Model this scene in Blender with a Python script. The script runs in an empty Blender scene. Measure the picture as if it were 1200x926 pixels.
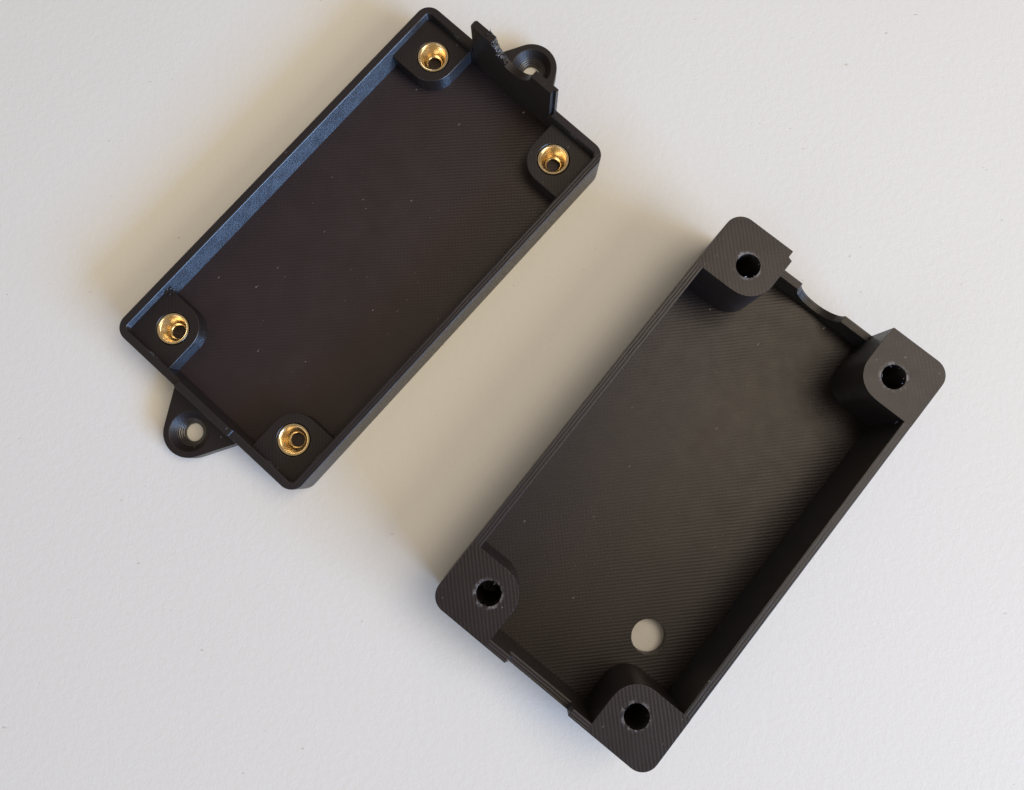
import bpy, bmesh, math, random
from mathutils import Matrix, Vector
random.seed(7)
S = 0.1                       # one Blender unit = 1 cm; all sizes below are in mm
scene = bpy.context.scene
COL = scene.collection

# ------------------------------------------------------------------ camera
cd = bpy.data.cameras.new('camera'); cam = bpy.data.objects.new('camera', cd); COL.objects.link(cam)
R = Matrix(((0.999952717, 0.000987009, 0.009674209, 0),
            (0.0,         0.994835752, -0.101497916, 0),
            (-0.009724428, 0.101493117, 0.994788713, 0),
            (0, 0, 0, 1)))
cam.matrix_world = Matrix.Translation((0, 0, 111.959*S)) @ R
cd.sensor_width = 36.0; cd.lens = 839.685/1200*36
cd.clip_start = 0.1; cd.clip_end = 1000
scene.camera = cam

# ------------------------------------------------------------------ world and lamps (indoor, by a window)
w = bpy.data.worlds.new('World'); scene.world = w; w.use_nodes = True
bg = w.node_tree.nodes['Background']
bg.inputs['Color'].default_value = (1.0, 0.845, 0.64, 1); bg.inputs['Strength'].default_value = 0.26

def area(name, az, el, dist, sx, sy, irr, col):
    l = bpy.data.lights.new(name, 'AREA'); l.shape = 'RECTANGLE'; l.size = sx*S; l.size_y = sy*S
    l.energy = irr*math.pi*(dist*S)**2; l.color = col      # irr: irradiance facing the lamp, at the middle of the table
    o = bpy.data.objects.new(name, l); COL.objects.link(o)
    a, e = math.radians(az), math.radians(el)
    d = Vector((math.cos(a)*math.cos(e), math.sin(a)*math.cos(e), math.sin(e)))
    o.location = d*dist*S
    o.rotation_euler = d.to_track_quat('Z', 'Y').to_euler()
    return o
area('window_light', -30, 34, 1400, 870, 640, 1.30, (1.0, 0.88, 0.62))
area('low_window_light', -38, 21, 2000, 1280, 520, 3.7, (0.24, 0.50, 1.0))
area('room_light', 15, 63, 600, 330, 330, 1.30, (1.0, 0.85, 0.66))
area('side_window_light', 222, 32, 1000, 500, 400, .20, (0.60, 0.75, 1.0))

scene.view_settings.view_transform = 'Standard'; scene.view_settings.look = 'None'
scene.view_settings.exposure = 0.0; scene.view_settings.gamma = 1.0

# ------------------------------------------------------------------ node helpers
class N:
    def __init__(s, name):
        s.m = bpy.data.materials.new(name); s.m.use_nodes = True
        s.t = s.m.node_tree; s.b = s.t.nodes['Principled BSDF']
    def n(s, typ, **kw):
        x = s.t.nodes.new(typ)
        for k, v in kw.items(): setattr(x, k, v)
        return x
    def l(s, a, b): s.t.links.new(a, b)
    def put(s, sock, v):
        if isinstance(v, (int, float)): sock.default_value = v
        else: s.l(v, sock)
    def math(s, op, a, b=0.0, c=0.0, clamp=False):
        x = s.n('ShaderNodeMath', operation=op); x.use_clamp = clamp
        for i, v in enumerate((a, b, c)): s.put(x.inputs[i], v)
        return x.outputs[0]
    def noise(s, vec, scale, detail=2, rough=.5):
        x = s.n('ShaderNodeTexNoise'); x.inputs['Scale'].default_value = scale
        x.inputs['Detail'].default_value = detail; x.inputs['Roughness'].default_value = rough
        s.l(vec, x.inputs['Vector']); return x.outputs['Fac']
    def mixf(s, f, a, b):
        x = s.n('ShaderNodeMix', data_type='FLOAT')
        s.put(x.inputs[0], f); s.put(x.inputs[2], a); s.put(x.inputs[3], b); return x.outputs[0]
    def mixc(s, f, a, b):
        x = s.n('ShaderNodeMix', data_type='RGBA')
        s.put(x.inputs[0], f)
        for k, v in ((6, a), (7, b)):
            if isinstance(v, tuple): x.inputs[k].default_value = (*v, 1)
            else: s.l(v, x.inputs[k])
        return x.outputs[2]
    def specks(s, vec, scale, rad, keep):
        """sparse round-ish specks: 1 inside a speck"""
        x = s.n('ShaderNodeTexVoronoi'); x.inputs['Scale'].default_value = scale; s.l(vec, x.inputs['Vector'])
        sep = s.n('ShaderNodeSeparateColor'); s.l(x.outputs['Color'], sep.inputs[0])
        on = s.math('GREATER_THAN', sep.outputs[0], 1-keep)
        r = s.math('MULTIPLY', sep.outputs[1], rad)
        d = s.math('SUBTRACT', r, x.outputs['Distance'])
        d = s.math('MULTIPLY', d, 14/rad*.1, clamp=True)
        return s.math('MULTIPLY', on, d)

def plastic(name, ang, pitch, amp, cross=.25, scratch=0.0, rough=.44, speck=.05, base=(.0115, .0076, .0080), rim=False, holes=False):
    """black printed plastic: filament tracks on flat faces, stacked layers on upright faces"""
    g = N(name)
    tc = g.n('ShaderNodeTexCoord'); V = tc.outputs['Object']
    sx = g.n('ShaderNodeSeparateXYZ'); g.l(V, sx.inputs[0])
    sn = g.n('ShaderNodeSeparateXYZ'); g.l(tc.outputs['Normal'], sn.inputs[0])
    X, Y, Z = sx.outputs
    nz = g.math('ABSOLUTE', sn.outputs[2])
    flat = g.math('GREATER_THAN', nz, .7)
    warp = g.noise(V, 3.0, 2)
    warp = g.math('MULTIPLY', g.math('SUBTRACT', warp, .5), .022)
    a = math.radians(ang)
    def band(coord, pit):
        c = g.math('ADD', coord, warp)
        return g.math('SINE', g.math('MULTIPLY', c, 2*math.pi/(pit*S)))
    across = g.math('ADD', g.math('MULTIPLY', X, -math.sin(a)), g.math('MULTIPLY', Y, math.cos(a)))
    along = g.math('ADD', g.math('MULTIPLY', X, math.cos(a)), g.math('MULTIPLY', Y, math.sin(a)))
    if rim:
        ax = g.math('SUBTRACT', g.math('ABSOLUTE', X), (35-18.73)*S)
        across = g.math('MAXIMUM', ax, g.math('ABSOLUTE', Y))
    t1 = band(across, pitch)
    t2 = band(along, pitch*1.02)
    patch = g.noise(V, .55, 2)
    pm = g.math('MULTIPLY_ADD', patch, 2.2, -.55, clamp=True)
    tracks = g.math('ADD', t1, g.math('MULTIPLY', t2, g.math('MULTIPLY', pm, cross)))
    tracks = g.math('MULTIPLY', tracks, g.math('MULTIPLY_ADD', g.noise(V, 1.6, 4, .7), 2.2, -.25, clamp=True))
    # upright faces: every printed layer is a rounded ridge, its normal swings up and down across 0.24 mm
    swing = g.math('SINE', g.math('MULTIPLY', g.math('ADD', Z, g.math('MULTIPLY', warp, .08)), 2*math.pi/(.24*S)))
    swing = g.math('MULTIPLY', g.math('MULTIPLY', swing, g.math('MULTIPLY_ADD', g.noise(V, 5, 2), .2, .70)), g.math('SUBTRACT', 1, flat))
    geo = g.n('ShaderNodeNewGeometry'); cz = g.n('ShaderNodeCombineXYZ'); g.l(swing, cz.inputs[2])
    va = g.n('ShaderNodeVectorMath', operation='ADD'); g.l(geo.outputs['Normal'], va.inputs[0]); g.l(cz.outputs[0], va.inputs[1])
    vn = g.n('ShaderNodeVectorMath', operation='NORMALIZE'); g.l(va.outputs[0], vn.inputs[0])
    layers = g.math('MULTIPLY', g.noise(V, 30, 2), .3)
    h = g.mixf(flat, layers, g.math('MULTIPLY', tracks, amp))
    fine = g.noise(V, 55, 3, .65)
    h = g.math('ADD', h, g.math('MULTIPLY', fine, g.mixf(flat, .15, .55)))
    if scratch:
        sc = g.specks(V, 3.2, .35, .3)
        h = g.math('ADD', h, g.math('MULTIPLY', g.math('MULTIPLY', sc, g.noise(V, 18, 2)), scratch))
    bp = g.n('ShaderNodeBump'); bp.inputs['Strength'].default_value = 1.0; bp.inputs['Distance'].default_value = .0032
    g.l(h, bp.inputs['Height']); g.l(vn.outputs[0], bp.inputs['Normal']); g.l(bp.outputs[0], g.b.inputs['Normal'])
    mp = g.n('ShaderNodeMapping'); mp.inputs['Rotation'].default_value = (.3, .2, 1.1); mp.inputs['Scale'].default_value = (1, 2.3, 1.4); g.l(V, mp.inputs[0])
    nj = g.n('ShaderNodeTexNoise'); nj.inputs['Scale'].default_value = 14; g.l(V, nj.inputs['Vector'])
    js = g.n('ShaderNodeVectorMath', operation='SCALE'); js.inputs[3].default_value = .09; g.l(nj.outputs['Color'], js.inputs[0])
    ja = g.n('ShaderNodeVectorMath', operation='ADD'); g.l(mp.outputs[0], ja.inputs[0]); g.l(js.outputs[0], ja.inputs[1]); VS = ja.outputs[0]
    # wear: pale dust specks and a slightly uneven black
    dust = g.math('ADD', g.specks(VS, 9, .20, speck), g.specks(VS, 3.1, .11, speck*1.5), clamp=True)
    mott = g.noise(V, 2.2, 4)
    c = g.mixc(mott, tuple(b*.8 for b in base), tuple(b*1.35 for b in base))
    c = g.mixc(g.math('MULTIPLY', dust, .75), c, (.32, .30, .28))
    if holes:                 # plastic scuffed pale round the screw holes
        hx = g.math('SUBTRACT', g.math('ABSOLUTE', X), 29.27*S); hy = g.math('SUBTRACT', g.math('ABSOLUTE', Y), 12.72*S)
        d = g.math('SQRT', g.math('ADD', g.math('MULTIPLY', hx, hx), g.math('MULTIPLY', hy, hy)))
        ringm = g.math('MULTIPLY', g.math('SUBTRACT', 2.25*S, d), 1/(.35*S), clamp=True)
        ringm = g.math('MULTIPLY', g.math('MULTIPLY', ringm, g.math('MULTIPLY_ADD', g.noise(V, 11, 3, .7), 5.5, -2.6, clamp=True)), flat)
        c = g.mixc(g.math('MULTIPLY', ringm, .75), c, (.24, .23, .25))
    g.l(c, g.b.inputs['Base Color'])
    g.put(g.b.inputs['Roughness'], g.math('ADD', g.math('MULTIPLY', g.noise(V, 4, 3), .12), g.mixf(flat, .25, rough-.06)))
    g.put(g.b.inputs['Specular IOR Level'], g.mixf(flat, 1.0, .46))
    return g.m

M_floor = plastic('black_plastic_floor', -45, .50, .22, speck=.04, base=(.0125, .0075, .0088))
M_lidfloor = plastic('black_plastic_lid_floor', -45, .50, .27, base=(.0240, .0155, .0170))
M_boss = plastic('black_plastic_post', 45, .52, .20, cross=.4, scratch=1.5, holes=True, rough=.42, speck=.22, base=(.0125, .0080, .0098))
M_lidboss = plastic('black_plastic_boss', 45, .50, .12, cross=.4, scratch=.6, rough=.48, speck=.10)
M_wall = plastic('black_plastic_wall', 0, .42, .38, cross=0, rough=.42, rim=True, base=(.0145, .0110, .0130))
M_tab = plastic('black_plastic_tab', 0, .42, .25, cross=0, rough=.5, rim=True, speck=.3)

g = N('brass'); tc = g.n('ShaderNodeTexCoord'); V = tc.outputs['Object']
g.b.inputs['Metallic'].default_value = 1.0
c = g.mixc(g.noise(V, 6, 2), (.97, .78, .48), (1.0, .84, .56)); g.l(c, g.b.inputs['Base Color'])
g.put(g.b.inputs['Roughness'], g.math('MULTIPLY_ADD', g.noise(V, 20, 2), .06, .20))
bp = g.n('ShaderNodeBump'); bp.inputs['Distance'].default_value = .002; bp.inputs['Strength'].default_value = .35
g.l(g.noise(V, 12, 2), bp.inputs['Height']); g.l(bp.outputs[0], g.b.inputs['Normal'])
M_brass = g.m

g = N('white_laminate'); tc = g.n('ShaderNodeTexCoord'); V = tc.outputs['Object']
big = g.noise(V, .16, 3)
c = g.mixc(big, (.765, .755, .735), (.80, .79, .775))
c = g.mixc(g.math('MULTIPLY', g.noise(V, 14, 3), .10), c, (.62, .60, .56))
mp = g.n('ShaderNodeMapping'); mp.inputs['Rotation'].default_value = (0, 0, .7); mp.inputs['Scale'].default_value = (1, 1.9, 1); g.l(V, mp.inputs[0])
jit = g.n('ShaderNodeVectorMath', operation='ADD'); nz_ = g.n('ShaderNodeTexNoise'); nz_.inputs['Scale'].default_value = 9
g.l(V, nz_.inputs['Vector']); sc_ = g.n('ShaderNodeVectorMath', operation='SCALE'); sc_.inputs[3].default_value = .10
g.l(nz_.outputs['Color'], sc_.inputs[0]); g.l(mp.outputs[0], jit.inputs[0]); g.l(sc_.outputs[0], jit.inputs[1])
sp = g.math('ADD', g.math('ADD', g.specks(jit.outputs[0], 1.9, .085, .45), g.specks(jit.outputs[0], 3.7, .13, .16)), g.specks(jit.outputs[0], 2.6, .07, .35), clamp=True)
c = g.mixc(g.math('MULTIPLY', sp, .38), c, (.26, .22, .18)); g.l(c, g.b.inputs['Base Color'])
g.b.inputs['Roughness'].default_value = .55; g.b.inputs['Specular IOR Level'].default_value = .3
bp = g.n('ShaderNodeBump'); bp.inputs['Distance'].default_value = .008; bp.inputs['Strength'].default_value = .55
h = g.math('ADD', g.noise(V, 9, 3, .6), g.math('MULTIPLY', g.noise(V, 28, 2), .4)); h = g.math('SUBTRACT', h, g.math('MULTIPLY', sp, .8))
g.l(h, bp.inputs['Height']); g.l(bp.outputs[0], g.b.inputs['Normal'])
M_table = g.m

# ------------------------------------------------------------------ mesh helpers (mm)
def arc(cx, cy, r, a0, a1, n=10):
    return [(cx+r*math.cos(math.radians(a0+(a1-a0)*i/n)), cy+r*math.sin(math.radians(a0+(a1-a0)*i/n))) for i in range(n+1)]
def rounded(pts, n=9):
    """pts: (x, y, radius) corners -> polygon with the corners rounded"""
    out = []; L = len(pts)
    for i, (x, y, r) in enumerate(pts):
        if r <= 0: out.append((x, y)); continue
        p = Vector((x, y)); a = (Vector(pts[i-1][:2])-p).normalized(); b = (Vector(pts[(i+1) % L][:2])-p).normalized()
        half = a.angle(b)/2; t = r/math.tan(half); c = p+(a+b).normalized()*(r/math.sin(half))
        s, e = p+a*t-c, p+b*t-c
        a0 = math.atan2(s.y, s.x); d = math.atan2(e.y, e.x)-a0
        while d > math.pi: d -= 2*math.pi
        while d < -math.pi: d += 2*math.pi
        for k in range(n+1):
            out.append((c.x+r*math.cos(a0+d*k/n), c.y+r*math.sin(a0+d*k/n)))
    return out
def poly_mesh(bm, pts3):
    vs = [bm.verts.new(Vector(p)*S) for p in pts3]; return vs
def prism(poly, z0, z1, mp=None):
    """extrude a polygon; mp maps (a, b, c) -> (x, y, z)"""
    mp = mp or (lambda a, b, c: (a, b, c))
    bm = bmesh.new()
    lo = poly_mesh(bm, [mp(x, y, z0) for x, y in poly]); hi = poly_mesh(bm, [mp(x, y, z1) for x, y in poly])
    bm.faces.new(lo); bm.faces.new(hi)
    n = len(poly)
    for i in range(n): bm.faces.new((lo[i], lo[(i+1) % n], hi[(i+1) % n], hi[i]))
    bmesh.ops.recalc_face_normals(bm, faces=bm.faces)
    return bm
def box(x0, x1, y0, y1, z0, z1): return prism([(x0, y0), (x1, y0), (x1, y1), (x0, y1)], z0, z1)
def cyl(cx, cy, r, z0, z1, n=56, r1=None):
    bm = bmesh.new(); r1 = r if r1 is None else r1
    lo = poly_mesh(bm, [(cx+r*math.cos(2*math.pi*i/n), cy+r*math.sin(2*math.pi*i/n), z0) for i in range(n)])
    hi = poly_mesh(bm, [(cx+r1*math.cos(2*math.pi*i/n), cy+r1*math.sin(2*math.pi*i/n), z1) for i in range(n)])
    bm.faces.new(lo); bm.faces.new(hi)
    for i in range(n): bm.faces.new((lo[i], lo[(i+1) % n], hi[(i+1) % n], hi[i]))
    bmesh.ops.recalc_face_normals(bm, faces=bm.faces)
    return bm
def tmp(bm):
    me = bpy.data.meshes.new('tmp'); bm.to_mesh(me); bm.free()
    o = bpy.data.objects.new('tmp', me); COL.objects.link(o); return o
def cut(bm, *cutters, union=()):
    o = tmp(bm); cs = []
    for c, op in [(c, 'UNION') for c in union]+[(c, 'DIFFERENCE') for c in cutters]:
        k = tmp(c); cs.append(k)
        m = o.modifiers.new('b', 'BOOLEAN'); m.operation = op; m.object = k; m.solver = 'EXACT'
    dg = bpy.context.evaluated_depsgraph_get(); dg.update()
    me = bpy.data.meshes.new_from_object(o.evaluated_get(dg))
    r = bmesh.new(); r.from_mesh(me); bpy.data.meshes.remove(me)
    for k in cs+[o]:
        d = k.data; bpy.data.objects.remove(k); bpy.data.meshes.remove(d)
    bmesh.ops.remove_doubles(r, verts=r.verts, dist=1e-5)
    return r
def soften(bm, off=.12, seams=(), zmin=.3, segs=2):
    """bevel the sharp edges, except along seams (axis, value) where parts butt together"""
    bmesh.ops.dissolve_limit(bm, angle_limit=math.radians(.5), verts=bm.verts, edges=bm.edges)
    es = []
    for e in bm.edges:
        if len(e.link_faces) != 2: continue
        if e.calc_face_angle(0) < math.radians(38): continue
        a, b = e.verts[0].co/S, e.verts[1].co/S
        if max(a.z, b.z) < zmin: continue
        if any(abs(a[ax]-v) < 2e-3 and abs(b[ax]-v) < 2e-3 for ax, v in seams): continue
        es.append(e)
    bmesh.ops.bevel(bm, geom=es, offset=off*S, offset_type='OFFSET', segments=segs, profile=.5, affect='EDGES', clamp_overlap=True)
    return bm
def obj(name, bm, mat, parent=None, smooth=32):
    for f in bm.faces: f.smooth = True
    for e in bm.edges: e.smooth = e.calc_face_angle(0) < math.radians(smooth) if len(e.link_faces) == 2 else False
    me = bpy.data.meshes.new(name); bm.to_mesh(me); bm.free(); me.materials.append(mat)
    o = bpy.data.objects.new(name, me); COL.objects.link(o); o.parent = parent
    wn = o.modifiers.new('weighted_normals', 'WEIGHTED_NORMAL'); wn.keep_sharp = True; wn.weight = 100
    return o
def thing(name, label, cat, x, y, th):
    o = bpy.data.objects.new(name, None); COL.objects.link(o); o.empty_display_size = .5
    o.location = (x*S, y*S, 0); o.rotation_euler = (0, 0, th); o['label'] = label; o['category'] = cat
    return o

LX, LY = 35.0, 18.73          # half outer length and width shared by both shells
IX, IY = 33.78, 17.45         # half inner length and width
HX, HY = 29.26, 12.70         # screw centres

# ------------------------------------------------------------------ table
tb = soften(box(-420, 420, -330, 330, -22, 0), 1.5, zmin=-30)
t = obj('table', tb, M_table); t['kind'] = 'structure'

# ------------------------------------------------------------------ shallow lid with brass inserts
lid = thing('plastic_tray', 'shallow black plastic tray with four brass inserts, two screw ears and a broken upright tab',
            'tray', -23.744, 34.428, 0.838168)
H1, ZB = 6.42, 4.93
obj('floor_panel', box(-IX-.5, IX+.5, -IY-.5, IY+.5, 0.03, 2.0), M_lidfloor, lid)
outer = rounded([(-LX, -LY, 2.3), (LX, -LY, 2.3), (LX, LY, 2.3), (-LX, LY, 2.3)])
inner = rounded([(-IX, -IY, .7), (IX, -IY, .7), (IX, IY, .7), (-IX, IY, .7)])
ring = cut(prism(outer, 0, H1+.55), prism(inner, -1, H1+1), box(IX-2, LX+2, -8.3, 8.3, -1, 20),
           prism([(-40, 5.5), (-33.0, 5.5), (-33.0, -5.6), (-40, -5.6), (-40, -30), (45, -30), (45, 30), (-40, 30)], H1, 20))
soften(ring, .16, seams=((1, 8.3), (1, -8.3)))
obj('rim_wall', ring, M_wall, lid)

def boss_outline(sx, sy, outer_pts, ru=4.0, ax=25.1, ay=8.62):
    return ax, ay
def boss_poly(sx, sy):        # corner block inside the rim, rounded towards the middle
    p = rounded([(IX+.3, 8.75, 0), (25.1, 8.75, 4.0), (25.1, IY+.3, 0), (IX+.3, IY+.3, 0)])
    return [(x*sx, y*sy) for x, y in p]
def insert_bm():
    prof = [(2.42, -2.8), (2.42, -.06), (2.38, 0), (2.16, .0), (2.10, -.05), (2.04, -.22), (1.97, -.26),
            (1.93, -.36), (1.30, -1.80), (1.24, -1.9)]
    z = -1.9
    while z > -2.35:           # thread
        prof += [(1.12, z-.12), (1.26, z-.25)]; z -= .25
    prof += [(1.15, -2.70), (1.15, -2.80)]
    bm = bmesh.new(); n = 64
    rings = [poly_mesh(bm, [(r*math.cos(2*math.pi*i/n), r*math.sin(2*math.pi*i/n), z) for i in range(n)]) for r, z in prof]
    for a, b in zip(rings, rings[1:]):
        for i in range(n): bm.faces.new((a[i], a[(i+1) % n], b[(i+1) % n], b[i]))
    bmesh.ops.recalc_face_normals(bm, faces=bm.faces)
    if sum(f.calc_center_median().z*0+f.normal.z for f in bm.faces if f.calc_center_median().z > -.01*S) < 0:
        bmesh.ops.reverse_faces(bm, faces=bm.faces)
    return bm
ins0 = None
for sx, sy, hx, hy in ((-1, 1, -29.25, 12.65), (1, 1, 29.3, 12.6), (1, -1, 29.35, -12.75), (-1, -1, -29.15, -12.75)):
    b = cut(prism(boss_poly(sx, sy), 1.9, ZB), cyl(hx, hy, 2.55, .5, 8))
    soften(b, .14, seams=((0, sx*(IX+.3)), (1, sy*(IY+.3))), zmin=2.2)
    bo = obj('corner_boss', b, M_lidboss, lid)
    if ins0 is None:
        ins0 = obj('threaded_insert', insert_bm(), M_brass, bo, smooth=25)
        io = ins0
    else:
        io = ins0.copy(); COL.objects.link(io); io.parent = bo
    io.location = (hx*S, hy*S, (ZB-.04)*S)
    io.rotation_euler = (random.uniform(-.05, .05), random.uniform(-.05, .05), random.uniform(0, 6))

def ear(sgn):
    cx, cy, r = 39.45, .72, 4.05
    def tang(px, py, side):
        d = Vector((px-cx, py-cy)); L = d.length; a = math.atan2(d.y, d.x)+side*math.acos(r/L)
        return math.degrees(a)
    a_top = tang(LX+.02, 7.9, -1); a_bot = tang(LX+.02, -6.5, 1)
    pts = arc(cx, cy, r, a_bot if a_bot < 0 else a_bot-360, a_top, 28)
    poly = [(LX+.02, -6.5)]+pts+[(LX+.02, 7.9)]
    poly = [(x*sgn, y) for x, y in poly]
    b = cut(prism(poly, 0.02, 2.4), cyl(cx*sgn, cy, 1.42, -1, 4), cyl(cx*sgn, cy, 1.3, .55, 2.45, r1=3.15))
    soften(b, .12, seams=((0, sgn*(LX+.02)),), zmin=.6)
    return obj('mounting_ear', b, M_lidboss, lid)
ear(-1); ear(1)

# upright tab: half round cable cut-out with a ragged, snapped left horn
tabpoly = [(33.78, 7.95), (34.2, 8.3), (35.0, 8.3), (35.0, -8.3), (34.45, -8.3), (34.45, -7.85), (33.78, -7.85)]
root = prism([(33.78, 8.3), (35.0, 8.3), (35.0, -8.3), (33.78, -8.3)], .04, H1-.5)
plate = prism(tabpoly, H1-.5, 12.5)
yz = lambda a, b, c: (c, a, b)
arch = prism([(v, z) for v, z in arc(-.05, 12.9, 3.9, 0, 360, 60)[:-1]], 30, 40, mp=yz)
rag = [(3.95, 14), (3.92, 12.1), (3.6, 11.75), (3.75, 11.3), (3.2, 11.05), (3.3, 10.6), (2.7, 10.3), (2.5, 9.95), (1.9, 10.0), (1.2, 9.4), (0, 14)]
rag = prism(rag, 33.0, 36, mp=yz)
bumps = prism([(4.2, 11.2), (3.6, 11.9), (3.1, 11.45), (2.9, 10.9), (2.2, 10.7), (1.9, 10.1), (1.2, 9.9), (1.3, 9.2), (3.4, 9.6)], 33.86, 34.35, mp=yz)
tab = cut(cut(plate, arch, rag), union=[root, bumps])
corner = prism([(7.7, 13), (7.75, 12.45), (8.05, 12.25), (8.2, 11.9), (9, 11.8), (9, 13)], 33, 36, mp=yz)
tab = cut(tab, corner)
soften(tab, .1, seams=((1, 8.3), (1, -8.3)), zmin=6, segs=1)
tb_ = obj('cable_tab', tab, M_tab, lid); tb_['label'] = 'thin upright end tab with a ragged, broken cable arch'

# loose strands of plastic left on the break and on one boss
def strands(name, spots, mat, parent, size=.28):
    bm = bmesh.new()
    for (x, y, z) in spots:
        p = [Vector((x, y, z))]
        d = Vector((random.uniform(-1, 1), random.uniform(-1, 1), random.uniform(0, 1))).normalized()
        for k in range(3):
            d = (d+Vector((random.uniform(-.7, .7), random.uniform(-.7, .7), random.uniform(-.5, .5)))).normalized()
            p.append(p[-1]+d*size)
        rs = [.13, .12, .08, .03]; rings = []
        for k, q in enumerate(p):
            rings.append(poly_mesh(bm, [q+Vector((math.cos(a)*rs[k], math.sin(a)*rs[k]*.8, math.sin(a+.6)*rs[k])) for a in (0, 1.57, 3.14, 4.71)]))
        for a, b in zip(rings, rings[1:]):
            for i in range(4): bm.faces.new((a[i], a[(i+1) % 4], b[(i+1) % 4], b[i]))
        bm.faces.new(rings[0]); bm.faces.new(rings[-1])
    bmesh.ops.recalc_face_normals(bm, faces=bm.faces)
    o = obj(name, bm, mat, parent); o['kind'] = 'stuff'
    return o
strands('broken_edge', [(34.0+random.random()*.5, 3.9-i*.25+random.uniform(-.15, .15), 11.9-i*.21) for i in range(11)]+[(34.9, 4.6, 12.5), (34.3, 5.6, 12.5), (34.6, -3.9, 11.8)], M_tab, lid, .3)
strands('plastic_burr', [(-25.3+random.uniform(-.8, .5), 16.9+random.uniform(-.5, .4), 4.9+random.uniform(-.3, .2)) for i in range(10)]+
        [(-33.9, 8.6, 4.9), (-34.2, 5.5, 6.5)], M_tab, lid, .26)

# ------------------------------------------------------------------ deep box
case = thing('plastic_box', 'deep black plastic box with four drilled corner posts and one round floor hole',
             'box', 24.049, -2.158, 0.89396)
H2 = 12.26
fl = cut(box(-IX-.5, IX+.5, -IY-.5, IY+.5, 0.03, 2.0), cyl(-20.77, -10.6, 2.6, -1, 4), *[cyl(a*29.27, b*12.7, 2.2, .4, 4) for a in (-1, 1) for b in (-1, 1)])
soften(fl, .08, zmin=1)
obj('floor_panel', fl, M_floor, case)
def post(sx, sy, side_in, side_out, hx, hy):
    p = rounded([(LX, side_out, 0), (33.95, side_out, 0), (33.75, side_in, 0), (25.1, side_in, 4.0), (25.1, LY, 0), (LX, LY, 2.5)])
    p = [(x*sx, y*sy) for x, y in p]
    b = cut(prism(p, .01, H2), cyl(hx, hy, 1.72, .6, 15))
    soften(b, .09, seams=((0, sx*25.1),)+(() if sx > 0 else ((1, sy*side_out),)))
    return obj('corner_post', b, M_boss, case)
post(-1, 1, 8.62, 8.62, -29.2, 12.7)
post(1, 1, 8.15, 8.85, 29.3, 12.6)
post(1, -1, 8.5, 8.68, 29.25, -12.75)
post(-1, -1, 8.72, 8.72, -29.3, -12.8)
for sy in (1, -1):
    y0, y1 = sorted((sy*IY, sy*LY))
    b = box(-25.1, 25.1, y0, y1, 0, H2)
    soften(b, .14, seams=((0, 25.1), (0, -25.1)))
    obj('side_wall', b, M_wall, case)
# cable end: lowered edge with a scooped cable seat
e = cut(box(IX, LX, -8.68, 8.85, 0, 5.85), prism([(.12+3.95*math.cos(a/40*2*math.pi), 5.9+2.75*math.sin(a/40*2*math.pi)) for a in range(40)], 33, 36, mp=yz))
soften(e, .1, seams=((1, 8.85), (1, -8.68)), zmin=1)
ew = obj('end_wall', e, M_wall, case); ew['label'] = 'low end wall scooped out for a cable'
# closed end: wide shallow slot
e = cut(box(-LX, -IX, -8.72, 8.62, 0, H2), box(-36, -33, -5.6, 5.2, 9.5, 14))
soften(e, .1, seams=((1, 8.62), (1, -8.72)), zmin=1)
ew = obj('end_wall', e, M_wall, case); ew['label'] = 'taller end wall with a wide shallow slot'
for a, b in ((-29.2, 12.7), (29.3, 12.6), (29.25, -12.75), (-29.3, -12.8)):      # slivers curled into the drilled holes
    strands('hole_burr', [(a+1.68*math.cos(t), b+1.68*math.sin(t), H2-random.uniform(.1, .5)) for t in [random.uniform(0, 6.28) for _ in range(6)]], M_boss, case, .13)
strands('plastic_burr', [(-34.6, 5.1, 12.2), (-34.3, 4.6, 9.6), (24.6, -17.0, 11.9)], M_boss, case, .2)
